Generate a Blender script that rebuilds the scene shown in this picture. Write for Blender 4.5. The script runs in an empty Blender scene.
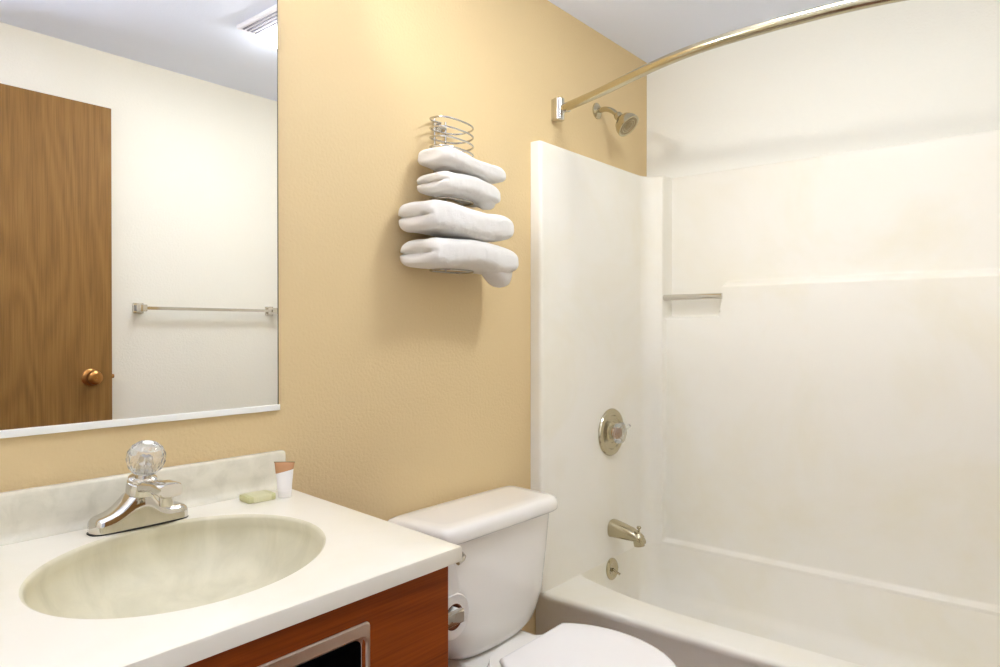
import bpy, math, random
from mathutils import Vector, Matrix, noise

# ------------------------------------------------------------------ camera, world, exposure
SC = bpy.context.scene
COL = SC.collection
cam_d = bpy.data.cameras.new('camera')
cam = bpy.data.objects.new('camera', cam_d)
COL.objects.link(cam)
cam_d.sensor_width = 36.0
cam_d.lens = 36.0 * 691.0 / 1000.0
cam_d.clip_start = 0.02
cam.location = (0, -1.37, 1.15)
cam.rotation_euler = (math.radians(90 - 0.35), 0, math.radians(39.5 - 90))
SC.camera = cam

world = bpy.data.worlds.new('world')
SC.world = world
world.use_nodes = True
# added fill through the open doorway, strongest from steeply below to lift the ceiling
FILL_UP, FILL_LOW = 0.65, 20.0
wn, wl = world.node_tree.nodes, world.node_tree.links
bgn = wn['Background']
wtc = wn.new('ShaderNodeTexCoord')
wsp = wn.new('ShaderNodeSeparateXYZ')
wmr = wn.new('ShaderNodeMapRange')
wmr.inputs['From Min'].default_value = -0.70
wmr.inputs['From Max'].default_value = -0.50
wmr.inputs['To Min'].default_value = FILL_LOW
wmr.inputs['To Max'].default_value = FILL_UP
wl.new(wtc.outputs['Generated'], wsp.inputs['Vector'])
wl.new(wsp.outputs['Z'], wmr.inputs['Value'])
wl.new(wmr.outputs['Result'], bgn.inputs['Strength'])
bgn.inputs['Color'].default_value = (0.88, 0.96, 1.16, 1)
BULB = 31.0      # emission of the vanity globes
SPOT = 14.5      # watts of the spot added at the end of the vanity light
LENS = 40.0      # emission of the ceiling fan-light lens

vs = SC.view_settings
SC.display_settings.display_device = 'sRGB'
vs.view_transform = 'Standard'
vs.look = 'None'
vs.exposure = 0.2
vs.gamma = 1.0
vs.use_curve_mapping = False

# ------------------------------------------------------------------ materials
def s2l(c):
    return tuple(((x / 255) / 12.92 if x / 255 <= 0.04045 else ((x / 255 + 0.055) / 1.055) ** 2.4) for x in c)

def mat(name, rgb, rough=0.5, metal=0.0, bump=0.0, bscale=200.0, spec=0.5, coat=0.0, emit=0.0, trans=0.0, ior=1.45,
        mottle=None, mscale=6.0, mlo=0.45, mhi=0.7, detail=4.0, sheen=0.0, stretch=(1, 1, 1)):
    m = bpy.data.materials.new(name)
    m.use_nodes = True
    nt = m.node_tree
    b = nt.nodes['Principled BSDF']
    c = s2l(rgb)
    b.inputs['Base Color'].default_value = (*c, 1)
    b.inputs['Roughness'].default_value = rough
    b.inputs['Metallic'].default_value = metal
    b.inputs['IOR'].default_value = ior
    b.inputs['Specular IOR Level'].default_value = spec
    b.inputs['Coat Weight'].default_value = coat
    b.inputs['Coat Roughness'].default_value = 0.08
    b.inputs['Transmission Weight'].default_value = trans
    b.inputs['Sheen Weight'].default_value = sheen
    if emit:
        b.inputs['Emission Color'].default_value = (*c, 1)
        b.inputs['Emission Strength'].default_value = emit
    tc = nt.nodes.new('ShaderNodeTexCoord')
    mp = nt.nodes.new('ShaderNodeMapping')
    mp.inputs['Scale'].default_value = stretch
    nt.links.new(tc.outputs['Object'], mp.inputs['Vector'])
    if bump:
        n = nt.nodes.new('ShaderNodeTexNoise')
        n.inputs['Scale'].default_value = bscale
        n.inputs['Detail'].default_value = 3
        nt.links.new(mp.outputs['Vector'], n.inputs['Vector'])
        bp = nt.nodes.new('ShaderNodeBump')
        bp.inputs['Strength'].default_value = bump
        bp.inputs['Distance'].default_value = 0.004
        nt.links.new(n.outputs['Fac'], bp.inputs['Height'])
        nt.links.new(bp.outputs['Normal'], b.inputs['Normal'])
    if mottle:
        n = nt.nodes.new('ShaderNodeTexNoise')
        n.inputs['Scale'].default_value = mscale
        n.inputs['Detail'].default_value = detail
        n.inputs['Roughness'].default_value = 0.6
        n.inputs['Distortion'].default_value = 0.6
        nt.links.new(mp.outputs['Vector'], n.inputs['Vector'])
        r = nt.nodes.new('ShaderNodeValToRGB')
        r.color_ramp.elements[0].position = mlo
        r.color_ramp.elements[1].position = mhi
        r.color_ramp.elements[0].color = (*c, 1)
        r.color_ramp.elements[1].color = (*s2l(mottle), 1)
        nt.links.new(n.outputs['Fac'], r.inputs['Fac'])
        nt.links.new(r.outputs['Color'], b.inputs['Base Color'])
    return m

def wood(name, dark, mid, light, axis='X', rough=0.4, scale=1.0, coat=0.15):
    """grain running along the given axis: stretched noise for cathedrals and for pores"""
    m = bpy.data.materials.new(name)
    m.use_nodes = True
    nt = m.node_tree
    b = nt.nodes['Principled BSDF']
    b.inputs['Roughness'].default_value = rough
    b.inputs['Coat Weight'].default_value = coat
    b.inputs['Specular IOR Level'].default_value = 0.3
    tc = nt.nodes.new('ShaderNodeTexCoord')
    def mapped(lo, hi):
        mp = nt.nodes.new('ShaderNodeMapping')
        s = [hi, hi, hi]
        s['XYZ'.index(axis)] = lo
        mp.inputs['Scale'].default_value = [v * scale for v in s]
        nt.links.new(tc.outputs['Object'], mp.inputs['Vector'])
        return mp
    m1 = mapped(0.9, 5.0)
    n1 = nt.nodes.new('ShaderNodeTexNoise')
    n1.inputs['Scale'].default_value = 1.0
    n1.inputs['Detail'].default_value = 1.5
    nt.links.new(m1.outputs['Vector'], n1.inputs['Vector'])
    mul = nt.nodes.new('ShaderNodeMath'); mul.operation = 'MULTIPLY'; mul.inputs[1].default_value = 75.0
    nt.links.new(n1.outputs['Fac'], mul.inputs[0])
    sn = nt.nodes.new('ShaderNodeMath'); sn.operation = 'SINE'
    nt.links.new(mul.outputs[0], sn.inputs[0])
    mr = nt.nodes.new('ShaderNodeMapRange')
    mr.inputs['From Min'].default_value = -1
    nt.links.new(sn.outputs[0], mr.inputs['Value'])
    m2 = mapped(6.0, 260.0)
    n2 = nt.nodes.new('ShaderNodeTexNoise')
    n2.inputs['Scale'].default_value = 1.0
    n2.inputs['Detail'].default_value = 4
    nt.links.new(m2.outputs['Vector'], n2.inputs['Vector'])
    mx = nt.nodes.new('ShaderNodeMix'); mx.data_type = 'FLOAT'
    mx.inputs['Factor'].default_value = 0.82
    nt.links.new(mr.outputs['Result'], mx.inputs['A'])
    nt.links.new(n2.outputs['Fac'], mx.inputs['B'])
    r = nt.nodes.new('ShaderNodeValToRGB')
    r.color_ramp.elements[0].position = 0.22
    r.color_ramp.elements[0].color = (*s2l(dark), 1)
    r.color_ramp.elements[1].position = 0.8
    r.color_ramp.elements[1].color = (*s2l(light), 1)
    e = r.color_ramp.elements.new(0.5)
    e.color = (*s2l(mid), 1)
    nt.links.new(mx.outputs['Result'], r.inputs['Fac'])
    nt.links.new(r.outputs['Color'], b.inputs['Base Color'])
    return m

M = {}
M['tan'] = mat('tan_wall_paint', (225, 199, 151), 0.55, bump=0.35, bscale=130, spec=0.3)
M['cream'] = mat('cream_wall_paint', (244, 241, 230), 0.55, bump=0.3, bscale=130, spec=0.3)
M['ceiling'] = mat('ceiling_paint', (236, 241, 255), 0.7, bump=0.2, bscale=150, spec=0.2)
M['floor'] = wood('floor_vinyl', (96, 58, 34), (128, 82, 52), (150, 104, 70), 'Y', 0.4, 0.6)
M['fiberglass'] = mat('white_fiberglass', (246, 241, 229), 0.40, coat=0.0, bump=0.03, bscale=14, spec=0.45,
                      mottle=(243, 236, 217), mscale=2.2)  # yellower mottle puts light bounced off the tan wall into the colour
M['porcelain'] = mat('white_porcelain', (246, 241, 232), 0.12, coat=0.4)
M['seat'] = mat('white_seat_plastic', (250, 246, 242), 0.25)
M['marble'] = mat('cream_cultured_marble', (243, 236, 218), 0.34, coat=0.12, mottle=(240, 232, 210), mscale=4.5)
M['bowl'] = mat('worn_bowl_marble', (228, 220, 192), 0.42, coat=0.05, mottle=(214, 206, 176), mscale=9.0, mlo=0.40, mhi=0.70,
                detail=8.0, stretch=(1.8, 1.8, 0.35))
M['splash'] = mat('mottled_backsplash_marble', (226, 219, 198), 0.25, coat=0.25, mottle=(214, 207, 185), mscale=26.0, mlo=0.42,
                  mhi=0.66, detail=8.0)
M['chrome'] = mat('chrome', (212, 207, 198), 0.08, 1.0)
M['satin'] = mat('satin_steel', (236, 222, 210), 0.32, 1.0)
M['nickel'] = mat('brushed_nickel', (192, 182, 156), 0.22, 1.0)
M['nozzle'] = mat('worn_nozzle_metal', (150, 132, 100), 0.35, 1.0)
M['brass'] = mat('antique_brass', (176, 128, 76), 0.28, 1.0)
M['steel'] = mat('steel_wire', (200, 196, 190), 0.25, 1.0)
M['dark_rubber'] = mat('dark_rubber', (34, 30, 28), 0.5)
M['black'] = mat('black_recess', (16, 13, 12), 0.25)
M['acrylic'] = mat('clear_acrylic', (252, 252, 250), 0.06, trans=0.86, ior=1.49)
M['mirror'] = mat('mirror_silver', (247, 247, 245), 0.0, 1.0)
M['white_metal'] = mat('white_channel', (250, 248, 240), 0.35)
M['glass_edge'] = mat('glass_edge', (96, 92, 74), 0.25)
M['cabinet'] = wood('vanity_cherry_wood', (118, 50, 4), (148, 66, 6), (168, 80, 12), 'X', 0.55, 1.0, 0.0)
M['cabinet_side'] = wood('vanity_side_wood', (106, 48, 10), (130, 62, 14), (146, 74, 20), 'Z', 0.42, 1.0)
M['oak'] = wood('door_oak', (122, 88, 44), (142, 104, 54), (156, 117, 64), 'Z', 0.62, 1.0, 0.0)
M['terry'] = mat('white_terry_cloth', (248, 243, 235), 0.95, bump=0.9, bscale=420, spec=0.1, sheen=0.3)
M['paper'] = mat('toilet_tissue', (250, 246, 238), 0.95, spec=0.1)
M['card'] = mat('brown_card_tube', (112, 62, 34), 0.9)
M['wrap'] = mat('pale_green_wrapper', (202, 198, 146), 0.4)
M['wrap_band'] = mat('pale_label_band', (214, 209, 166), 0.4)
M['tube'] = mat('white_tube', (248, 243, 238), 0.3)
M['copper'] = mat('copper_foil', (200, 148, 104), 0.4, 0.1)
M['vent'] = mat('white_vent_plastic', (240, 238, 244), 0.5)
M['slot'] = mat('vent_slot_shadow', (120, 116, 126), 0.8)
M['lens'] = mat('lit_lens', (244, 250, 255), 0.4, emit=LENS)
M['globe'] = mat('lit_globe', (250, 248, 250), 0.4, emit=BULB)

# ------------------------------------------------------------------ mesh helpers (all coordinates are in metres, world space)
ORG = {}

class Geo:
    def __init__(s):
        s.v, s.f, s.mi = [], [], []
    def add(s, verts, faces, mi=0):
        o = len(s.v)
        s.v += [tuple(p) for p in verts]
        s.f += [tuple(i + o for i in f) for f in faces]
        s.mi += [mi] * len(faces)
        return s
    def xf(s, mtx):
        s.v = [tuple(mtx @ Vector(p)) for p in s.v]
        return s

def build(name, geo, m, parent=None, loc=None, angle=35, sub=0, bevel=0.0, flat=False):
    """link ONE mesh object; verts are world coordinates, the origin goes to loc or to the parent's origin"""
    base = ORG[parent] if parent is not None else Vector(loc if loc is not None else (0, 0, 0))
    me = bpy.data.meshes.new(name)
    me.from_pydata([tuple(Vector(p) - base) for p in geo.v], [], geo.f)
    mats = m if isinstance(m, (list, tuple)) else [m]
    for x in mats:
        me.materials.append(M[x])
    for p, k in zip(me.polygons, geo.mi):
        p.material_index = k
        p.use_smooth = not flat
    me.update()
    o = bpy.data.objects.new(name, me)
    COL.objects.link(o)
    import bmesh
    bm = bmesh.new(); bm.from_mesh(me)
    bmesh.ops.remove_doubles(bm, verts=bm.verts, dist=1e-6)
    bmesh.ops.recalc_face_normals(bm, faces=bm.faces)
    if bevel:
        ed = [e for e in bm.edges if len(e.link_faces) == 2 and e.calc_face_angle() > 0.6]
        bmesh.ops.bevel(bm, geom=ed, offset=bevel, segments=3, profile=0.6, affect='EDGES', clamp_overlap=True)
        for f in bm.faces:
            f.smooth = True
    bm.to_mesh(me); bm.free()
    if not flat:
        me.set_sharp_from_angle(angle=math.radians(angle))
    if sub:
        md = o.modifiers.new('subdivision', 'SUBSURF'); md.levels = sub; md.render_levels = sub
    if parent is not None:
        o.parent = parent
        ORG[o] = base
    else:
        o.location = base
        ORG[o] = base
    return o

def thing(name, label, cat, loc, group=None):
    o = bpy.data.objects.new(name, None)
    o.empty_display_size = 0.05
    COL.objects.link(o)
    o.location = loc
    ORG[o] = Vector(loc)
    return tag(o, label, cat, group)

def tag(o, label, cat, group=None):
    o['label'] = label
    o['category'] = cat
    if group:
        o['group'] = group
    return o

def struct(o):
    o['kind'] = 'structure'
    return o

def box(x0, x1, y0, y1, z0, z1, g=None, mi=0):
    g = g or Geo()
    v = [(x, y, z) for z in (z0, z1) for y in (y0, y1) for x in (x0, x1)]
    f = [(0, 2, 3, 1), (4, 5, 7, 6), (0, 1, 5, 4), (2, 6, 7, 3), (0, 4, 6, 2), (1, 3, 7, 5)]
    return g.add(v, f, mi)

def loft(rings, g=None, closed=True, cap0=True, cap1=True, mi=0):
    g = g or Geo()
    n = len(rings[0])
    v = [p for r in rings for p in r]
    f = []
    for k in range(len(rings) - 1):
        for i in range(n if closed else n - 1):
            j = (i + 1) % n
            f.append((k * n + i, k * n + j, (k + 1) * n + j, (k + 1) * n + i))
    if cap0:
        f.append(tuple(range(n - 1, -1, -1)))
    if cap1:
        f.append(tuple((len(rings) - 1) * n + i for i in range(n)))
    return g.add(v, f, mi)

def frame_of(d):
    d = Vector(d).normalized()
    a = Vector((0, 0, 1)) if abs(d.z) < 0.9 else Vector((1, 0, 0))
    u = d.cross(a).normalized()
    return d, u, d.cross(u).normalized()

def lathe(origin, axis, prof, n=32, g=None, mi=0, cap0=True, cap1=True):
    """prof = [(distance along axis, radius)]"""
    d, u, w = frame_of(axis)
    o = Vector(origin)
    rings = [[o + d * t + (u * math.cos(2 * math.pi * i / n) + w * math.sin(2 * math.pi * i / n)) * max(r, 1e-4) for i in range(n)]
             for t, r in prof]
    return loft(rings, g, True, cap0, cap1, mi)

def tube(path, r, n=12, g=None, closed=False, mi=0):
    """round bar along a polyline, parallel-transported; r a number or a list"""
    pts = [Vector(p) for p in path]
    N = len(pts)
    rad = r if isinstance(r, (list, tuple)) else [r] * N
    tang = []
    for i in range(N):
        a = pts[(i - 1) % N] if (closed or i > 0) else pts[0]
        b = pts[(i + 1) % N] if (closed or i < N - 1) else pts[-1]
        tang.append((b - a).normalized())
    _, u, _ = frame_of(tang[0])
    rings = []
    for i in range(N):
        t = tang[i]
        u = (u - t * u.dot(t)).normalized()
        w = t.cross(u)
        rings.append([pts[i] + (u * math.cos(2 * math.pi * k / n) + w * math.sin(2 * math.pi * k / n)) * rad[i] for k in range(n)])
    if closed:
        rings.append(rings[0])
        return loft(rings, g, True, False, False, mi)
    return loft(rings, g, True, True, True, mi)

def smooth_path(ctrl, n=8):
    """Catmull-Rom through the control points"""
    P = [Vector(p) for p in ctrl]
    P = [P[0] * 2 - P[1]] + P + [P[-1] * 2 - P[-2]]
    out = []
    for i in range(1, len(P) - 2):
        a, b, c, d = P[i - 1:i + 3]
        for k in range(n):
            t = k / n
            out.append(0.5 * ((2 * b) + (c - a) * t + (2 * a - 5 * b + 4 * c - d) * t * t + (3 * b - a - 3 * c + d) * t ** 3))
    out.append(P[-2])
    return out

def sup(cx, cy, hx, hy, z, e=4.0, n=64):
    """superellipse ring in a horizontal plane"""
    r = []
    for i in range(n):
        a = 2 * math.pi * i / n
        c, s = math.cos(a), math.sin(a)
        r.append((cx + hx * math.copysign(abs(c) ** (2 / e), c), cy + hy * math.copysign(abs(s) ** (2 / e), s), z))
    return r

def ss(t):
    t = max(0.0, min(1.0, t))
    return t * t * (3 - 2 * t)

# ------------------------------------------------------------------ room shell
WX, FY, LX, CZ = 2.628, -1.64, -0.42, 2.265
struct(build('floor', box(LX - .1, WX + .1, FY - .1, .1, -.05, 0), 'floor', flat=True))
struct(build('ceiling', box(LX - .1, WX + .1, FY - .1, .1, CZ, CZ + .05), 'ceiling', flat=True))
struct(build('wall_back', box(LX - .1, WX + .1, 0, .1, 0, CZ), 'tan', flat=True))
struct(build('wall_right', box(WX, WX + .1, FY, 0, 0, CZ), 'cream', flat=True))
struct(build('wall_left', box(LX - .1, LX, FY, 0, 0, CZ), 'cream', flat=True))
DX0, DX1, DH = -0.36, 0.36, 2.04           # doorway beside the camera
g = box(DX1, WX + .1, FY - .1, FY, 0, CZ)
box(LX - .1, DX0, FY - .1, FY, 0, CZ, g)
box(DX0, DX1, FY - .1, FY, DH, CZ, g)
struct(build('wall_front', g, 'cream', flat=True))
g = box(DX0 - .05, DX0, FY, FY + .012, 0, DH + .05)
box(DX0, DX1, FY, FY + .012, DH, DH + .05, g)
struct(build('trim_1', g, 'oak', angle=30))

# open door, swung flat against the front wall
d = build('door_1', box(.372, 1.146, -1.634, -1.598, .012, 2.031), 'oak', loc=(.372, -1.634, 0), bevel=.002)
struct(d)
g = lathe((1.066, -1.5985, .962), (0, 1, 0), [(0, .033), (.004, .033), (.008, .028), (.010, .014), (.024, .012), (.030, .018),
          (.036, .026), (.044, .0285), (.054, .026), (.060, .018), (.0615, .012), (.0605, .006), (.062, .0055)], 32)
k = build('knob', g, 'brass', d)
k['label'] = 'round antique brass door knob'
g = box(1.1455, 1.1475, -1.628, -1.604, .934, .990)
tube([(1.147, -1.616, .962), (1.158, -1.616, .962)], .0085, 12, g)
build('latch', g, 'brass', d)

# ------------------------------------------------------------------ mirror
t = thing('wall_mirror', 'large frameless wall mirror above the vanity, reflecting a brown door and a towel bar', 'mirror', (.33, 0, .97))
build('glass', box(-.22, .8745, -.006, -.0005, .976, 1.93), 'mirror', t, flat=True)
g = box(.8745, .8765, -.0065, -.0005, .976, 1.93)
e_ = build('edge', g, 'glass_edge', t, flat=True)
prof = [(-.0002, .9695), (-.0095, .9695), (-.0105, .9705), (-.0105, .9815), (-.0098, .9825), (-.0082, .9825), (-.0075, .9815), (-.0075, .9755), (-.0002, .9755)]
build('channel', loft([[(x, y, z) for y, z in prof] for x in (-.22, .8775)]), 'white_metal', t, angle=30)

# vanity light bar above the mirror
t = thing('vanity_light', 'bar of four lit globe bulbs in added upturned cups, with an added spot, on the wall above the mirror', 'light', (.54, 0, 2.0))
g = loft([[(.54 + sx * .34 * a, y, 2.03 + sz * .055 * a) for sx, sz in ((-1, -1), (1, -1), (1, 1), (-1, 1))]
          for y, a in ((-.0005, 1), (-.018, 1), (-.024, .95))])
build('backplate', g, 'chrome', t, bevel=.002)
for x in (.30, .46, .62, .78):
    g = tube(smooth_path([(x, -.022, 2.03), (x, -.06, 2.012), (x, -.085, 1.985), (x, -.095, 1.972)], 5), .009, 12)
    build('arm', g, 'chrome', t)
    cup = [(-.012, .020), (0, .030), (.015, .044), (.030, .052), (.036, .054), (.0365, .0525), (.030, .0505), (.015, .0425), (.003, .028), (.002, .012)]  # cups added to block bulb light going down to the counter
    sh = build('added_shade', lathe((x, -.095, 1.975), (0, 0, 1), cup, 32), 'white_metal', t)
    prof = [(.045 - .045 * math.cos(math.pi * i / 16), .045 * math.sin(math.pi * i / 16)) for i in range(17)]
    build('bulb', lathe((x, -.095, 1.994), (0, 0, 1), prof, 24), 'globe', sh)

# unseen spot and housing, added for stronger direct light and shadows by the shower
SP = Vector((.885, -.14, 1.988))
sd = Vector((1, -.42, -.12)).normalized()
build('arm', tube(smooth_path([(.872, -.022, 2.03), (.866, -.06, 2.018), (.855, -.10, 2.000), (SP - sd * .045)], 5), .007, 12), 'chrome', t)
rf = build('added_reflector', lathe(SP - sd * .045, sd, [(-.002, .010), (0, .016), (.012, .026), (.03, .036), (.045, .041), (.0452, .040), (.03, .0345), (.012, .0245), (.003, .012)], 32), 'white_metal', t)
sl = bpy.data.lights.new('added_spot', 'SPOT')
sl.energy = SPOT
sl.color = (1.0, .985, .95)
sl.shadow_soft_size = .03
sl.spot_size = math.radians(112)
sl.spot_blend = 1.0
so = bpy.data.objects.new('added_spot', sl)
COL.objects.link(so)
so.parent = t
so.location = SP + sd * .004 - ORG[t]
so.rotation_euler = sd.to_track_quat('-Z', 'Y').to_euler()

# ceiling fan-light, seen in the mirror
t = thing('ceiling_fan_light', 'white square bathroom vent fan with louvred edge and lit lens, reflected in the mirror top', 'vent light', (1.5, -.84, CZ))
vx0, vx1, vy0, vy1 = 1.342, 1.66, -1.0, -.68
g = box(vx0, vx1, vy0, vy1, CZ - .016, CZ - .0005)
build('housing', g, 'vent', t, bevel=.006)
for i in range(4):
    x = vx0 + .014 + i * .017
    build('slot_shade', box(x, x + .006, vy0 + .02, vy1 - .02, CZ - .0185, CZ - .0155), 'slot', t, flat=True)  # flat grey strips painted as the shade inside the grille slots
g = loft([sup((vx0 + .088 + vx1 - .012) / 2, (vy0 + vy1) / 2, (vx1 - vx0 - .1) / 2 * a, (vy1 - vy0 - .03) / 2 * a, z, 10, 48)
          for z, a in ((CZ - .0155, 1), (CZ - .036, 1), (CZ - .047, .93), (CZ - .050, .8))])
build('lens', g, 'lens', t)

# towel bar on the front wall, seen in the mirror
t = thing('towel_bar', 'long chrome towel bar on the cream wall, reflected in the mirror', 'towel bar', (1.57, FY, 1.24))
for x in (1.262, 1.872):
    g = box(x - .021, x + .021, FY + .0005, FY + .010, 1.217, 1.259)
    box(x - .014, x + .014, FY + .010, FY + .062, 1.224, 1.252, g)
    build('bracket', g, 'chrome', t, bevel=.003)
g = Geo()
g = loft([[(x, FY + .049 + sy * .0065, 1.238 + sz * .0065) for sy, sz in ((-1, -1), (1, -1), (1, 1), (-1, 1))] for x in (1.2725, 1.8615)])
build('bar', g, 'chrome', t, bevel=.0015)

# ------------------------------------------------------------------ shower surround
PY, CXF = -.043, 2.55          # face of the plumbing panel, face of the corner column
TOP, RIM = 1.765, .290
BACKY = -1.53
def off_b(y, z):
    col = ss((-.1085 - y) / .011) * ss((y + 1.466) / .011)
    zl = 1.192 + (1.312 - 1.192) * ss((-.334 - y) / .014)
    soft = .012 + .014 * ss((-.33 - y) / .03)
    return col * (.020 * ss((z - .298) / .016) + .047 * ss((z - zl) / soft))
def rng(a, b, n):
    return [a + (b - a) * i / n for i in range(n)]
cols = []       # (x, y, kind)
cols += [(1.820, -.0005, 'L'), (1.820, -.030, 'L'), (1.8215, -.038, 'A'), (1.826, -.0425, 'A'), (1.832, PY, 'A')]
cols += [(x, PY, 'A') for x in rng(1.86, 2.48, 16)]
cols += [(2.485 + .06 * math.sin(a), PY - .06 + .06 * math.cos(a), 'C') for a in [math.pi / 2 * i / 12 for i in range(12)]]
cols[-12:] = [(x + .005 * 0, y, k) for x, y, k in cols[-12:]]
ys = rng(-.103, -.128, 12) + rng(-.128, -.315, 8) + rng(-.315, -.355, 14) + rng(-.355, -1.445, 40) + rng(-1.445, -1.475, 12) + [-1.475]
cols += [(CXF, y, 'B') for y in ys]
cols += [(2.485 + .06 * math.cos(a), BACKY + .06 - .06 * math.sin(a), 'C') for a in [math.pi / 2 * i / 12 for i in range(1, 13)]]
cols += [(x, BACKY, 'D') for x in rng(2.45, 1.98, 8)] + [(1.97, BACKY, 'D'), (1.97, BACKY - .06, 'D')]
zs = rng(.2865, .296, 2) + rng(.296, .318, 8) + rng(.318, 1.185, 26) + rng(1.185, 1.215, 10) + rng(1.215, 1.305, 6) + rng(1.305, 1.345, 12) + \
     rng(1.345, 1.752, 14) + [1.752, 1.758, 1.7625, TOP]
rows = []
for z in zs:
    r = []
    for (x, y, kd) in cols:
        inset = 0.0
        if z > 1.752:
            inset = .006 * (1 - math.sqrt(max(0, 1 - ((z - 1.752) / .0131) ** 2)))
        if kd == 'B':
            r.append((min(2.621, x + off_b(y, z) + inset), y, z))
        elif kd in 'AL':
            r.append((x, min(-.0005, y + inset), z))
        elif kd == 'C':
            r.append((x + inset * .7, y + (inset * .7 if y > -.8 else -inset * .7), z))
        else:
            r.append((x, y - inset, z))
    rows.append(r)
# top ledge back to the walls
r = []
for (x, y, kd) in cols:
    if kd == 'B': r.append((2.6265, y, TOP))
    elif kd in 'AL': r.append((x, -.0005, TOP))
    elif kd == 'C':
        r.append((2.6265 if y < -.075 and y > -1.5 else x + .03, -.0005 if y > -.075 else (y if y > -1.5 else BACKY - .06), TOP))
    else: r.append((x, BACKY - .06, TOP))
rows.append(r)
t = thing('shower_surround', 'glossy white moulded surround panels lining the walls above the bathtub', 'shower surround', (2.2, -.02, RIM))
build('wall_panel', loft(rows, None, False, False, False), 'fiberglass', t, angle=60)
g = tube([(2.566, -.105, 1.277), (2.566, -.349, 1.277)], .0115, 16)
b = build('grab_bar', g, 'chrome', t)
b['label'] = 'short brushed metal bar across the soap niche'

# ------------------------------------------------------------------ bathtub
def rrect(x0, x1, y0, y1, r, z, n=12, m=20, rf=None):
    """rounded rectangle; r on the x1 side, rf on the x0 side"""
    rf = r if rf is None else rf
    pts = []
    def seg(a, b):
        for i in range(m):
            pts.append((a[0] + (b[0] - a[0]) * i / m, a[1] + (b[1] - a[1]) * i / m, z))
    def arc(cx, cy, a0, q):
        for i in range(n):
            a = a0 + math.pi / 2 * i / n
            pts.append((cx + q * math.cos(a), cy + q * math.sin(a), z))
    arc(x1 - r, y1 - r, 0, r); seg((x1 - r, y1), (x0 + rf, y1))
    arc(x0 + rf, y1 - rf, math.pi / 2, rf); seg((x0, y1 - rf), (x0, y0 + rf))
    arc(x0 + rf, y0 + rf, math.pi, rf); seg((x0 + rf, y0), (x1 - r, y0))
    arc(x1 - r, y0 + r, 3 * math.pi / 2, r); seg((x1, y0 + r), (x1, y1 - r))
    return pts
def inner(x0, x1, y0, y1, r, z, k, rf):
    out = []
    for x, y, zz in rrect(x0, x1, y0, y1, r, z, rf=rf):
        w = ss((2.15 - x) / .15)
        e = max(0, 1 - (y1 - y) / .5)
        e2 = max(0, 1 - (y - y0) / .5)
        out.append((x + w * k * (e * e + e2 * e2), y, zz))
    return out
XO, XB, Y0, Y1 = 1.838, 2.620, -1.58, -.0008
rings = [rrect(XO + .004, XB, Y0, Y1, .008, .0005), rrect(XO + .004, XB, Y0, Y1, .008, .235), rrect(XO - .004, XB, Y0, Y1, .008, .262),
         rrect(XO - .006, XB, Y0, Y1, .010, .274), rrect(XO - .003, XB, Y0, Y1, .012, .282), rrect(XO + .004, XB - .002, Y0 + .002, Y1 - .002, .014, .286),
         rrect(XO + .016, XB - .004, Y0 + .004, Y1 - .004, .02, .2862)]
rings += [inner(1.955, 2.5505, -1.527, -.0432, .062, .2862, .09, .014), inner(1.960, 2.550, -1.526, -.0436, .062, .2848, .09, .016), inner(1.966, 2.549, -1.524, -.044, .063, .279, .09, .02),
          inner(1.973, 2.547, -1.52, -.045, .064, .262, .085, .03), inner(2.010, 2.535, -1.42, -.058, .09, .12, .05, .08),
          inner(2.05, 2.51, -1.38, -.08, .10, .075, .03, .1), inner(2.12, 2.43, -1.30, -.17, .10, .058, 0, .1)]
t = thing('bathtub', 'white bathtub with curved rim standing beside the toilet', 'bathtub', (2.2, -.8, 0))
build('tub_body', loft(rings), 'fiberglass', t, angle=50)
g = lathe((2.264, -.0465, .251), (0, -1, .1), [(0, .040), (.004, .040), (.008, .036), (.0095, .030), (.0095, .026), (.0075, .022), (.0075, .004)], 32)
ov = build('overflow_plate', g, 'nickel', t)
g = tube([(2.264, -.054, .251), (2.268, -.068, .241), (2.272, -.078, .234)], [.005, .004, .0045], 10)
build('trip_lever', g, 'nickel', ov)

# tub spout
t = thing('tub_spout', 'brushed metal tub spout with pull knob, low on the shower wall', 'tub spout', (2.274, PY, .40))
ctrl = [(2.274, PY - .0005, .402, .035, .033), (2.274, PY - .012, .402, .034, .032), (2.274, PY - .05, .398, .031, .028), (2.274, PY - .085, .394, .027, .024),
        (2.274, PY - .110, .391, .024, .021), (2.274, PY - .124, .382, .0225, .019)]
rings = []
for x, y, z, hx, hz in ctrl:
    tilt = 0 if y > -.12 else (-y - .12) * 14
    rings.append([(x + hx * math.copysign(abs(math.cos(a)) ** .8, math.cos(a)), y + (hz * math.sin(a)) * math.sin(tilt) * -1 * -1, z + hz * math.copysign(abs(math.sin(a)) ** .8, math.sin(a)) * math.cos(tilt))
                  for a in [2 * math.pi * i / 28 for i in range(28)]])
g = loft(rings)
g2 = lathe((2.274, PY - .110, .390), (0, -.12, -1), [(-.012, .012), (0, .0215), (.02, .0205), (.034, .0195), (.034, .015), (.028, .014)], 24)
g.add(g2.v, g2.f)
sp = build('spout_body', g, 'nickel', t)
g = lathe((2.274, PY - .112, .407), (0, 0, 1), [(0, .004), (.011, .004), (.013, .0075), (.018, .0085), (.021, .006)], 16)
build('diverter_knob', g, 'nickel', t)

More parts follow.
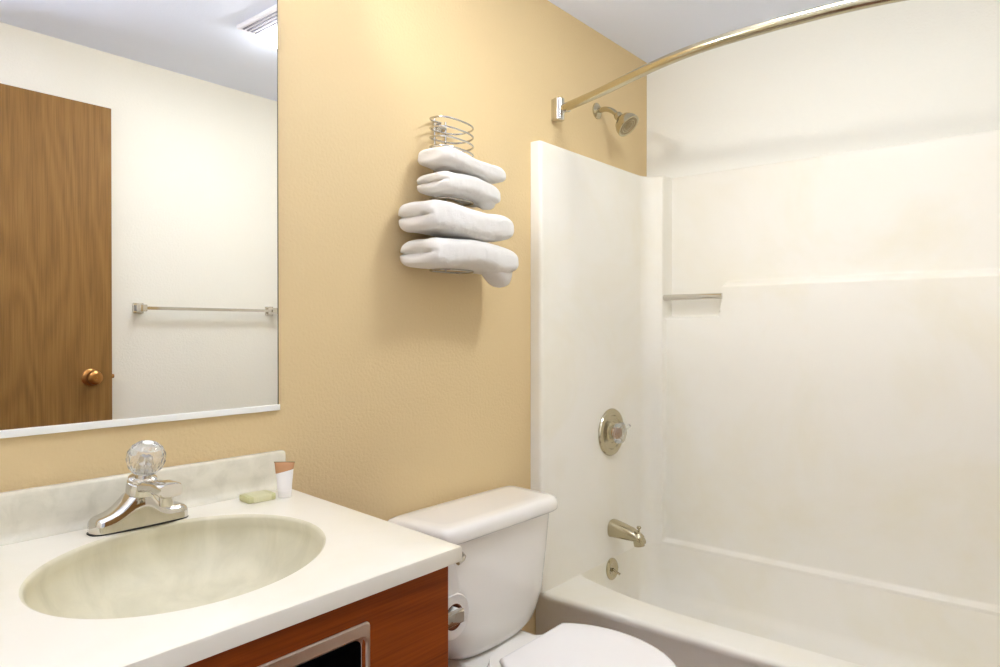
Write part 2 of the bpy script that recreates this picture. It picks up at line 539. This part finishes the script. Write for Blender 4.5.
# shower valve
vx, vz = 2.261, .765
t = thing('shower_valve', 'round chrome shower valve plate with clear knob on the shower wall', 'shower valve', (vx, PY, vz))
g = lathe((vx, PY - .0003, vz), (0, -1, 0), [(0, .088), (.004, .089), (.009, .086), (.012, .078), (.013, .068), (.012, .064), (.008, .061), (.008, .040), (.012, .036), (.016, .028)], 48)
build('escutcheon', g, 'nickel', t)
build('sleeve', lathe((vx, PY - .012, vz), (0, -1, 0), [(0, .020), (.012, .018), (.016, .013)], 24), 'brass', t)
g = Geo()
prof = [(0, .020), (.005, .033), (.012, .039), (.022, .039), (.028, .034), (.031, .022), (.029, .010)]
d_, u_, w_ = frame_of((0, -1, 0))
rings = []
for tt, rr in prof:
    ring = []
    for i in range(48):
        a = 2 * math.pi * i / 48
        q = rr * (1 + .07 * math.cos(6 * a))
        ring.append(Vector((vx, PY - .022, vz)) + d_ * tt + (u_ * math.cos(a) + w_ * math.sin(a)) * q)
    rings.append(ring)
loft(rings, g)
kb = build('knob', g, 'acrylic', t)
kb['label'] = 'clear acrylic valve knob'
build('lever', tube([(vx + .02, PY - .036, vz + .004), (vx + .045, PY - .044, vz + .016), (vx + .060, PY - .047, vz + .022)], [.007, .006, .0065], 12), 'acrylic', kb)

# shower head
t = thing('showerhead', 'brushed metal shower head on a bent arm, high on the tan wall', 'shower head', (2.231, 0, 1.967))
build('flange', lathe((2.231, -.0005, 1.967), (0, -1, 0), [(0, .030), (.004, .0295), (.009, .022), (.012, .013)], 32), 'nickel', t)
arm = smooth_path([(2.231, -.008, 1.967), (2.231, -.04, 1.966), (2.233, -.066, 1.955), (2.235, -.088, 1.934)], 6)
build('arm', tube(arm, .0095, 16), 'nickel', t)
hd_dir = Vector((.04, -.62, -.66)).normalized()
ho = Vector((2.235, -.083, 1.939))
hd = build('head', lathe(ho, hd_dir, [(0, .012), (.004, .015), (.012, .016), (.02, .015), (.026, .020), (.036, .034), (.052, .043), (.066, .0455), (.071, .045), (.073, .041), (.071, .038)], 40), 'nickel', t)
g = lathe(ho, hd_dir, [(.0705, .0375), (.0725, .034), (.0705, .026), (.0725, .022), (.0705, .018), (.073, .014), (.073, .006), (.071, .004)], 32)
fa = build('spray_face', g, 'nozzle', hd)

# shower rod
t = thing('shower_rod', 'curved chrome shower rod with a flange on the tan wall, no curtain', 'shower rod', (1.951, 0, 1.899))
rz = 1.899
for y0, dr in ((-.0005, -1), (FY + .0005, 1)):
    g = lathe((1.951, y0 + dr * .021, rz - .0375), (0, 0, 1), [(0, .016), (.003, .020), (.073, .020), (.076, .016)], 24)
    box(1.951 - .014, 1.951 + .014, min(y0, y0 + dr * .018), max(y0, y0 + dr * .018), rz - .036, rz + .036, g)
    build('flange', g, 'chrome', t, angle=40)
    g = lathe((1.951, y0 + dr * .036, rz), (-.22, dr, 0), [(0, .011), (.010, .016), (.026, .0165), (.028, .0145)], 24)
    build('collar', g, 'chrome', t)
half = [(1.944, -.055), (1.890, -.222), (1.813, -.416), (1.771, -.55), (1.751, -.668), (1.745, -.80)]
pts = smooth_path([(x, y, rz) for x, y in half] + [(x, FY - y, rz) for x, y in reversed(half)], 10)
build('rod', tube(pts, .0145, 20), 'nickel', t)

# ------------------------------------------------------------------ vanity cabinet
CF, CR = -.585, .8185      # cabinet front and right side
t = thing('vanity_cabinet', 'reddish brown wood vanity cabinet under the sink counter', 'cabinet', (.3, -.3, 0))
rx0, rx1, rz0, rz1 = .408, .642, .598, .714     # hole for the tissue holder
g = box(-.36, rx0, CF, CF + .019, .09, .7715)
box(rx1, CR, CF, CF + .019, .09, .7715, g)
box(rx0, rx1, CF, CF + .019, rz1, .7715, g)
box(rx0, rx1, CF, CF + .019, .09, rz0, g)
build('front_panel', g, 'cabinet', t, flat=True)
build('side_panel', box(CR - .016, CR, CF + .0192, -.001, .0005, .7715), 'cabinet_side', t, flat=True)
build('side_panel', box(-.36, -.344, CF + .0192, -.001, .0005, .7715), 'cabinet_side', t, flat=True)
build('toe_kick', box(-.3435, CR - .0165, CF + .06, CF + .076, .0005, .0895), 'cabinet', t, flat=True)

# recessed tissue holder
t = thing('tissue_holder', 'chrome framed tissue holder with dark opening, recessed in the cabinet front', 'tissue holder', ((rx0 + rx1) / 2, CF, .655))
cxr, czr = (.397 + .653) / 2, (.587 + .727) / 2
hx, hz = (.653 - .397) / 2, (.727 - .587) / 2
def rr2(ax, az, r, y, n=8):
    pts = []
    for sx, sz, a0 in ((1, 1, 0), (-1, 1, 90), (-1, -1, 180), (1, -1, 270)):
        for i in range(n + 1):
            a = math.radians(a0 + 90 * i / n)
            pts.append((cxr + sx * (ax - r) + r * math.cos(a), y, czr + sz * (az - r) + r * math.sin(a)))
    return pts
def lens_open(ax, az, y, n=8):          # opening whose long edges bow inwards at the ends
    pts = []
    for x, yy, z in rr2(ax, az, .012, y, n):
        k_ = ((x - cxr) / ax) ** 2
        pts.append((x, yy, z - math.copysign(.004 * k_, z - czr)))
    return pts
rings = [rr2(hx, hz, .008, CF - .0005), rr2(hx, hz, .008, CF - .002), rr2(hx - .002, hz - .002, .008, CF - .0042), lens_open(hx - .0045, hz - .015, CF - .0036), lens_open(hx - .0055, hz - .017, CF - .001), lens_open(hx - .0115, hz - .021, CF + .004)]
build('frame', loft(rings, None, True, False, False), 'satin', t, angle=40)
g = loft([lens_open(hx - .0119, hz - .0209, CF + .0038), lens_open(hx - .0125, hz - .0215, CF + .11)], None, True, False, True)
build('recess_box', g, 'black', t, angle=40)

# ------------------------------------------------------------------ vanity top with moulded bowl
CT = .80
def xr(y):             # right end of the counter
    return .888 + (y / .611) * .064
t = thing('sink_counter', 'cream cultured marble counter with moulded oval sink and backsplash', 'sink counter', (.5, -.3, .76))
bx, by, ba, bb = .519, -.3185, .235, .197
BT = math.radians(32)
xl, yb, yf = -.40, -.020, -.611
n = 96
def ell(a_, b_, z, dy=0):
    out = []
    for i in range(n):          # point i lies in direction i of the deck ring, on the ellipse turned by BT
        t_ = 2 * math.pi * i / n
        k_ = t_ - BT
        r_ = a_ * b_ / math.sqrt((b_ * math.cos(k_)) ** 2 + (a_ * math.sin(k_)) ** 2) if b_ > 1e-6 else 0
        out.append((bx + r_ * math.cos(t_), by + dy + r_ * math.sin(t_), z))
    return out
def rect_ring(m_, z):
    out = []
    for i in range(n):
        a = 2 * math.pi * i / n
        c, s = math.cos(a), math.sin(a)
        best = 1e9
        # straight sides; right side is the tapered line through (xr(y), y)
        if s > 1e-9: best = min(best, (yb - m_ * 0 - by) / s)
        if s < -1e-9: best = min(best, (yf + m_ - by) / s)
        if c < -1e-9: best = min(best, (xl - bx) / c)
        sl = .064 / .611
        den = c - sl * s
        if den > 1e-9: best = min(best, (.888 - m_ + sl * by - bx) / den)
        out.append([bx + c * best, by + s * best, z])
    cors = [(.888 - m_ + sl_ * yb, yb) for sl_ in (.064 / .611,)] + [(xl, yb), (xl, yf + m_), (.888 - m_ + (.064 / .611) * (yf + m_), yf + m_)]
    for cxx, cyy in cors:
        k_ = min(range(n), key=lambda i: (out[i][0] - cxx) ** 2 + (out[i][1] - cyy) ** 2)
        out[k_] = [cxx, cyy, z]
    return [tuple(p) for p in out]
rings = [rect_ring(.004, CT - .0275), rect_ring(0, CT - .0255), rect_ring(0, CT - .0055), rect_ring(.0012, CT - .0018), rect_ring(.005, CT),
         ell(ba * 1.012, bb * 1.012, CT)]
g = loft(rings, None, True, False, False)
# flat back strip under the backsplash, underside
xs = rng(xl, xr(yb) - .008, 12) + [xr(yb) - .008]
deck = build('counter_slab', g, 'marble', t, angle=45)
rings = [ell(ba * 1.012, bb * 1.012, CT), ell(ba, bb, CT - .0015), ell(ba * .985, bb * .985, CT - .006)]
for i in range(1, 13):
    a = i / 12 * math.pi / 2
    q = math.cos(a) ** .75 if i < 12 else 0.0
    rings.append(ell(ba * (.985 * q + .02), bb * (.985 * q + .02), CT - .006 - .125 * math.sin(a) ** 1.0, -.0 + .02 * math.sin(a)))
g = loft(rings, None, True, False, True)
bowl = build('sink_bowl', g, 'bowl', t, angle=60)
bowl['label'] = 'oval sink bowl with grey water streaks'
g = lathe((bx, by + .02, CT - .1315), (0, 0, 1), [(0, .022), (.003, .0225), (.004, .018), (.002, .012)], 32)
build('drain', g, 'chrome', t)
prof = [(-.0008, CT - .027), (-.0008, CT + .075), (-.003, CT + .079), (-.007, CT + .0803), (-.016, CT + .0803), (-.020, CT + .079), (-.0225, CT + .075), (-.0245, CT + .03), (-.026, CT + .014), (-.031, CT + .005), (-.040, CT + .0006), (-.040, CT - .002), (-.0196, CT - .002), (-.0196, CT - .027)]
rings = []
for x in [xl, .878, .884, .8865]:
    kk = 0 if x < .88 else (.0015 if x < .886 else .005)
    rings.append([(x, min(-.0008, y + (kk if y < -.01 else 0)), z - (kk if z > CT + .05 else 0)) for y, z in prof])
build('backsplash', loft(rings), 'splash', t, angle=50)

# ------------------------------------------------------------------ faucet
fx, fy = .543, -.086
t = thing('sink_faucet', 'chrome single handle faucet with clear knob at the back of the sink', 'faucet', (fx, fy, CT))
build('gasket', loft([sup(fx, fy, .0845, .0285, CT + z, 3.2) for z in (.0003, .0016)]), 'dark_rubber', t)
# body: bell-shaped along x
rings = []
N = 40
for i in range(N + 1):
    s = -1 + 2 * i / N
    x = fx + .083 * s
    end = max(0.0, 1 - abs(s) ** 14) ** .5
    hw = max(.0015, .027 * end * (1 - .06 * abs(s)))
    bell = .022 + .040 * math.exp(-(abs(s) / (.46 if s < 0 else .30)) ** 2.3)
    h = .003 + bell * max(.25, end)
    sec = []
    for j in range(20):
        a = math.pi * j / 19
        c, sn = math.cos(a), math.sin(a)
        sec.append((x, fy + hw * math.copysign(abs(c) ** .45, c), CT + .003 + h * sn ** .5))
    rings.append(sec)
build('body', loft(rings), 'chrome', t, angle=50)
# spout
ctrl = [(fx + .000, fy + .004, CT + .058, .021, .012), (fx + .001, fy - .02, CT + .071, .019, .0100), (fx + .004, fy - .045, CT + .0755, .0175, .0095), (fx + .007, fy - .066, CT + .076, .018, .0105),
        (fx + .008, fy - .072, CT + .0755, .0205, .0125), (fx + .0095, fy - .098, CT + .0745, .0205, .0125), (fx + .0098, fy - .1025, CT + .0745, .0185, .011)]
rings = []
for x, y, z, hx_, hz_ in ctrl:
    rings.append([(x + hx_ * math.copysign(abs(math.cos(a)) ** .6, math.cos(a)), y, z + hz_ * math.copysign(abs(math.sin(a)) ** .6, math.sin(a)))
                  for a in [2 * math.pi * k_ / 32 for k_ in range(32)]])
spt = build('spout', loft(rings), 'chrome', t, angle=45)
build('aerator', lathe((fx + .0085, fy - .084, CT + .0635), (0, 0, -1), [(0, .0115), (.016, .0115), (.0175, .0105), (.0175, .009), (.013, .008)], 24), 'chrome', spt)
cl = build('knob_collar', lathe((fx, fy - .006, CT + .061), (0, -.28, 1), [(0, .0255), (.012, .0255), (.019, .0245), (.0205, .0225), (.0215, .0225), (.0235, .0235), (.0265, .0235), (.028, .021), (.0285, .013), (.034, .0115)], 36), 'chrome', t)
# faceted crystal knob
prof = [(0, .014), (.004, .021), (.014, .029), (.027, .0325), (.040, .031), (.050, .025), (.056, .017), (.0575, .009)]
KN = Matrix.Translation((fx + .001, fy - .0165, CT + .0945)) @ Matrix.Rotation(math.atan(.28), 4, 'X')
rings = []
for q, (h, r) in enumerate(prof):
    rings.append([(r * math.cos(2 * math.pi * (i + .5 * (q % 2)) / 14), r * math.sin(2 * math.pi * (i + .5 * (q % 2)) / 14), h) for i in range(14)])
g = Geo()
v = [p for r in rings for p in r]
f = []
for q in range(len(rings) - 1):
    for i in range(14):
        j = (i + 1) % 14
        a, b_, c, d2 = q * 14 + i, q * 14 + j, (q + 1) * 14 + j, (q + 1) * 14 + i
        if q % 2 == 0: f += [(a, b_, d2), (b_, c, d2)]
        else: f += [(a, b_, c), (a, c, d2)]
f.append(tuple(range(13, -1, -1)))
f.append(tuple((len(rings) - 1) * 14 + i for i in range(14)))
g.add(v, f).xf(KN)
kn = build('knob', g, 'acrylic', t, flat=True)
kn['label'] = 'clear faceted acrylic faucet knob'
build('knob_core', lathe((0, 0, .0015), (0, 0, 1), [(0, .010), (.02, .009), (.024, .007), (.030, .006)], 12).xf(KN), 'chrome', kn, flat=True)
build('cap', lathe((0, 0, .0577), (0, 0, 1), [(0, .0088), (.0012, .0088), (.002, .006)], 20).xf(KN), 'white_metal', kn)

# ------------------------------------------------------------------ soap and lotion tube
def rot_about(cx_, cy_, cz_, deg):
    return Matrix.Translation((cx_, cy_, cz_)) @ Matrix.Rotation(math.radians(deg), 4, 'Z')
t = thing('soap_bar', 'small pale green wrapped soap bar lying on the counter', 'soap', (.776, -.086, CT))
mx_ = rot_about(.776, -.086, CT, -6)
g = loft([sup(0, 0, hx_, hy_, z, 14, 64) for z, hx_, hy_ in ((.0004, .029, .0215), (.0015, .0298, .0225), (.0075, .030, .0228), (.0118, .0298, .0225), (.0128, .029, .0215))]).xf(mx_)
build('wrapper', g, 'wrap', t, angle=50)
g = loft([[(x, y, z) for y, z in ((-.0231, .0005), (-.0231, .0116), (-.0217, .01305), (.0217, .01305), (.0231, .0116), (.0231, .0005), (.0229, .0005), (.0229, .0114), (.0215, .0128), (-.0215, .0128), (-.0229, .0114), (-.0229, .0005))] for x in (-.019, .019)]).xf(mx_)
build('label_band', g, 'wrap_band', t, angle=50)

tx, ty = .826, -.106
t = thing('lotion_tube', 'small white lotion tube with copper top standing on its cap at the counter end', 'tube', (tx, ty, CT))
mx_ = rot_about(tx, ty, CT, -50.5)
build('cap', lathe((0, 0, .0004), (0, 0, 1), [(0, .0128), (.001, .0135), (.014, .0140), (.0152, .0132)], 32).xf(mx_), 'tube', t)
def tring(k_, slant):
    z = .0156 + k_ * .0575
    hx_ = .0142 + .0072 * k_ ** 1.2
    hy_ = .0142 * (1 - k_) ** .8 + .0012
    out = []
    for i in range(40):
        a = 2 * math.pi * i / 40
        x = hx_ * math.copysign(abs(math.cos(a)) ** .9, math.cos(a))
        out.append((x, hy_ * math.sin(a), z + slant * x / hx_))
    return out
build('tube_body', loft([tring(0, 0), tring(.12, 0), tring(.3, 0), tring(.5, .002), tring(.66, .005)]).xf(mx_), 'tube', t)
r_ = [tring(.66, .005), tring(.75, .003), tring(.86, .0015), tring(.93, 0), tring(1, 0)]
cr = build('crimped_end', loft(r_).xf(mx_), 'copper', t)
build('lip', loft([[(x, y, z) for x, y in ((-.0217, -.0014), (.0217, -.0014), (.0217, .0014), (-.0217, .0014))] for z in (.0722, .0736)]).xf(mx_), 'nozzle', cr, flat=True)
cr['label'] = 'copper coloured crimped end'

# ------------------------------------------------------------------ toilet
tcx = 1.425
t = thing('toilet', 'white two piece toilet with closed lid between vanity and bathtub', 'toilet', (tcx, -.35, 0))
# bowl with rear deck
rings = [sup(1.41, -.33, .10, .20, .0005, 3), sup(1.41, -.33, .098, .198, .03, 3), sup(1.41, -.335, .088, .185, .10, 2.6), sup(1.405, -.36, .105, .20, .17, 2.4),
         sup(1.40, -.42, .145, .235, .24, 2.3), sup(1.395, -.455, .168, .24, .29, 2.2), sup(1.395, -.465, .173, .235, .318, 2.2), sup(1.395, -.465, .170, .232, .328, 2.2), sup(1.395, -.465, .150, .21, .330, 2.2)]
g = loft(rings)
dk = [sup(1.42, -.19, .085, .165, .17, 4), sup(1.42, -.18, .115, .168, .24, 5), sup(1.425, -.178, .128, .17, .277, 6), sup(1.425, -.178, .130, .17, .289, 6), sup(1.425, -.178, .126, .166, .2945, 6), sup(1.425, -.178, .118, .158, .2955, 6)]
loft(dk, g)
build('bowl', g, 'porcelain', t, angle=60)
# tank
def tank_ring(hx_, yf_, z, e=5):
    yb_ = -.016
    return sup(tcx + .005, (yf_ + yb_) / 2, hx_, (yb_ - yf_) / 2, z, e, 72)
rings = [tank_ring(.085, -.166, .2958, 2.6), tank_ring(.122, -.181, .2975, 2.8), tank_ring(.162, -.191, .305, 3), tank_ring(.194, -.197, .322, 3.2), tank_ring(.213, -.199, .35, 3.6), tank_ring(.225, -.201, .40, 4.4), tank_ring(.227, -.205, .50, 6), tank_ring(.229, -.209, .6245, 9)]
build('tank', loft(rings), 'porcelain', t, angle=60)
def lid_ring(ins, z):
    out = []
    for (x, y, z_) in sup(tcx + .004, -.119, .240 - ins, .110 - ins, z, 11, 128):
        out.append((x + (.025 * (x - tcx) / .236) * ((y + .23) / .22), y, z_))
    return out
rings = [lid_ring(.010, .625), lid_ring(.004, .6255), lid_ring(.001, .629), lid_ring(0, .634), lid_ring(0, .648), lid_ring(.003, .657), lid_ring(.009, .6635), lid_ring(.018, .667), lid_ring(.045, .668)]
build('tank_lid', loft(rings), 'porcelain', t, angle=60)
# flush lever at the front left of the tank
g = lathe((1.254, -.2062, .590), (0, -1, 0), [(0, .011), (.006, .011), (.010, .009), (.016, .0065)], 20)
lv = build('flush_lever', g, 'chrome', t)
build('handle', tube(smooth_path([(1.254, -.220, .590), (1.242, -.226, .588), (1.224, -.228, .584)], 5), .0065, 12), 'chrome', lv)
# seat and lid
def seat_out(cx_, s, z, ins=0):
    pts = []
    cy_ = -.475
    nn = 72
    for i in range(nn):
        a = 2 * math.pi * i / nn
        c, sn = math.cos(a), math.sin(a)
        hx_ = (.184 - ins)
        L = (.235 - ins) if sn < 0 else (.215 - ins)
        x, y = hx_ * c, L * sn
        y = min(y, .152 - ins)
        pts.append((cx_ + x * s, cy_ + y * s, z))
    return pts
scx = 1.397
build('seat_ring', loft([seat_out(scx, 1, z, i_) for z, i_ in ((.3305, .012), (.334, .006), (.344, .006), (.3475, .010))]), 'seat', t, angle=50)
build('seat_lid', loft([seat_out(scx, 1, z, i_) for z, i_ in ((.348, .010), (.350, .003), (.357, 0), (.3635, .002), (.367, .007), (.3685, .015), (.370, .05))]), 'seat', t, angle=50)
for sx in (-.075, .075):
    build('hinge', lathe((scx + sx - .018, -.318, .343), (1, 0, 0), [(0, .008), (.002, .0095), (.034, .0095), (.036, .008)], 16), 'seat', t)

# ------------------------------------------------------------------ toilet paper on the side of the vanity
t = thing('toilet_paper_holder', 'chrome toilet paper holder with hood on the vanity side by the toilet', 'toilet paper holder', (CR, -.5, .655))
rcx, rcz = .868, .661
g = box(CR + .0005, CR + .007, -.575, -.425, .62, .745)
build('plate', g, 'chrome', t, bevel=.002)
for y in (-.568, -.432):
    g = box(CR + .007, rcx + .004, y - .005, y + .005, rcz - .011, rcz + .011)
    build('post', g, 'chrome', t, bevel=.002)
g = tube([(rcx, -.5625, rcz), (rcx, -.4375, rcz)], .009, 16)
build('spindle', g, 'white_metal', t)
hp = smooth_path([(CR + .0072, 0, .764), (.834, 0, .765), (.842, 0, .758), (.850, 0, .738), (.859, 0, .711), (.861, 0, .705)], 5)
rings = [[(p.x, y, p.z + dz) for y, dz in ((-.574, 0), (-.426, 0), (-.426, .0012), (-.574, .0012))] for p in hp]
hood = loft(rings)
for y in (-.5735, -.4265):
    loft([[(p.x, y + dy, p.z) for p in hp] + [(CR + .0072, y + dy, .705)] for dy in (-.0005, .0005)], hood)
build('hood', hood, 'white_metal', t, angle=30)
t = thing('toilet_paper_roll', 'white toilet paper roll hanging in the holder beside the tank', 'toilet paper', (rcx, -.5, rcz))
prof_o = [(-.052, .0225), (-.052, .038), (-.050, .0395), (.050, .0395), (.052, .038), (.052, .0225)]
g = lathe((rcx, -.5, rcz - .008), (0, 1, 0), prof_o, 48, None, 0, False, False)
build('paper', g, 'paper', t)
g = lathe((rcx, -.5, rcz - .008), (0, 1, 0), [(-.0522, .0224), (.0522, .0224), (.0522, .0208), (-.0522, .0208), (-.0522, .0224)], 40, None, 0, False, False)
build('core', g, 'card', t)

# ------------------------------------------------------------------ wire towel rack
t = thing('towel_rack', 'coiled steel wire towel rack on the tan wall holding folded white towels', 'towel rack', (1.39, 0, 1.52))
def rring(z0, z1, turns, hx_=.066, y0_=-.010, y1_=-.094, per=40):
    out = []
    cy_, hy_ = (y0_ + y1_) / 2, (y0_ - y1_) / 2
    for i in range(int(turns * per) + 1):
        a = math.pi / 2 + 2 * math.pi * i / per
        c, s = math.cos(a), math.sin(a)
        out.append((1.390 + hx_ * math.copysign(abs(c) ** .75, c), cy_ + hy_ * math.copysign(abs(s) ** .75, s), z0 + (z1 - z0) * i / (turns * per)))
    return out
for x in (1.368, 1.412):
    build('post', tube([(x, -.0062, 1.3085), (x, -.0062, 1.735)], .0028, 10), 'steel', t)
build('coil', tube(rring(1.727, 1.625, 4), .0026, 10), 'steel', t)
for z in (1.5025, 1.3105):
    build('support_loop', tube(rring(z, z, 1)[:-1], .0026, 10, None, True), 'steel', t)
for z in (1.715, 1.345):
    g = lathe((1.390, -.0003, z), (0, -1, 0), [(0, .014), (.003, .014), (.005, .010), (.007, .006)], 20)
    box(1.366, 1.414, -.0088, -.0035, z - .003, z + .003, g)
    build('wall_bracket', g, 'steel', t, angle=40)

# ------------------------------------------------------------------ folded towels
def towel(name, label, x0, x1, yf_, yb_, z0, z1, layers, seed, droop=0.0, tail=0.0, lean=0.0, tl=.12):
    """a terry towel folded into a thick slab: front fold is round, layer creases show on the left end"""
    random.seed(seed)
    cy_, cz_ = (yf_ + yb_) / 2, (z0 + z1) / 2
    hy_, hz_ = (yb_ - yf_) / 2, (z1 - z0) / 2
    nx, na = 84, 120
    rings = []
    for i in range(nx + 1):
        s = i / nx
        x = x0 + (x1 - x0) * s
        # ends: left end nearly square, right end a round nose
        le = (1 - max(0, 1 - s / .05) ** 2.2 * .16)
        re = max(.04, (1 - max(0, (s - .74) / .26) ** 2.6)) ** .5
        k_ = le * re
        ring = []
        for j in range(na):
            a = 2 * math.pi * j / na
            c, sn = math.cos(a), math.sin(a)
            yy = math.copysign(abs(c) ** .48, c)
            zz = math.copysign(abs(sn) ** .6, sn)
            # creases between the folded layers on the back (open) side
            crease = 0
            if c > .2:
                for q in range(1, layers):
                    zc = -1 + 2 * q / layers
                    crease += math.exp(-((zz - zc) / .10) ** 2)
            yy -= crease * .22
            sag = -droop * ss((s - .45) / .55) * hz_ * (1 if sn < 0 else .55)
            y_ = cy_ + hy_ * yy * (0.55 + .45 * k_)
            z_ = cz_ + hz_ * zz * k_ + sag + lean * (s - .5) + .004 * math.sin(s * 7 + seed)
            nv = noise.noise(Vector((x * 14 + seed * 3.1, y_ * 14, z_ * 18)))
            n2 = noise.noise(Vector((x * 45 + seed, y_ * 45, z_ * 45))) + .5 * noise.noise(Vector((x * 110, y_ * 110 + seed, z_ * 110))) + .35 * noise.noise(Vector((x * 260, y_ * 260, z_ * 260 + seed)))
            ring.append((x, y_ + .004 * nv + .0013 * n2, z_ + .0045 * nv + .0013 * n2))
        rings.append(ring)
    # rounded left end: shrink rings with deep grooves between layers
    for q, (dx, k_) in enumerate(((-.006, .93), (-.010, .80), (-.011, .62), (-.009, .40), (-.007, .18))):
        ring = []
        for j in range(na):
            a = 2 * math.pi * j / na
            c, sn = math.cos(a), math.sin(a)
            base = rings[q][j] if q == 0 else None
            yy = math.copysign(abs(c) ** .62, c) * k_ * .9
            zz = math.copysign(abs(sn) ** .72, sn) * k_
            groove = 0
            for l in range(1, layers):
                zc = -1 + 2 * l / layers
                groove += math.exp(-((zz - zc) / .16) ** 2)
            ring.append((x0 + dx + .016 * groove * (1 if yy > -.7 else .3), cy_ + hy_ * yy, cz_ + hz_ * zz * .84 - lean * .5 + .004 * math.sin(seed)))
        rings.insert(0, ring)
    g = loft(rings)
    if tail:
        # loose corner hanging below the right end
        tr = []
        xa, xb = x1 - tl, x1 - .004
        for i in range(15):
            s = i / 14
            w = math.sin(math.pi * min(1, .12 + s * .88)) ** .5
            x = xa + (xb - xa) * s
            h_ = tail * ss(s / .55) * (1 - .55 * max(0, (s - .6) / .4) ** 2)
            ring = []
            for j in range(20):
                a = 2 * math.pi * j / 20
                ring.append((x, cy_ - hy_ * .25 + hy_ * .52 * w * math.cos(a), z0 + hz_ * .45 - h_ * .5 - droop * hz_ * .3 + (hz_ * .5 + h_ * .5) * math.sin(a) + .003 * noise.noise(Vector((x * 30, j, seed)))))
            tr.append(ring)
        loft(tr, g)
    o = build(name, g, 'terry', None, ((x0 + x1) / 2, cy_, z0), angle=180)
    return tag(o, label, 'towel', 'folded towels in the wire rack')
towel('folded_towel', 'small folded white towel, topmost in the wire rack just under the coil', 1.294, 1.545, -.137, -.014, 1.5735, 1.618, 1, 1, .30, 0, -.016)
towel('folded_towel', 'small folded white towel, second from the top, with a corner hanging under it', 1.288, 1.520, -.140, -.014, 1.5095, 1.5615, 2, 4, .25, .018, -.010, .07)
towel('folded_towel', 'large folded white towel, third from the top, below the gap in the rack', 1.222, 1.560, -.160, -.014, 1.3985, 1.475, 2, 7, .15)
towel('folded_towel', 'large folded white towel, lowest in the wire rack, one end sagging down', 1.228, 1.578, -.164, -.014, 1.312, 1.3865, 2, 11, .10, .04)
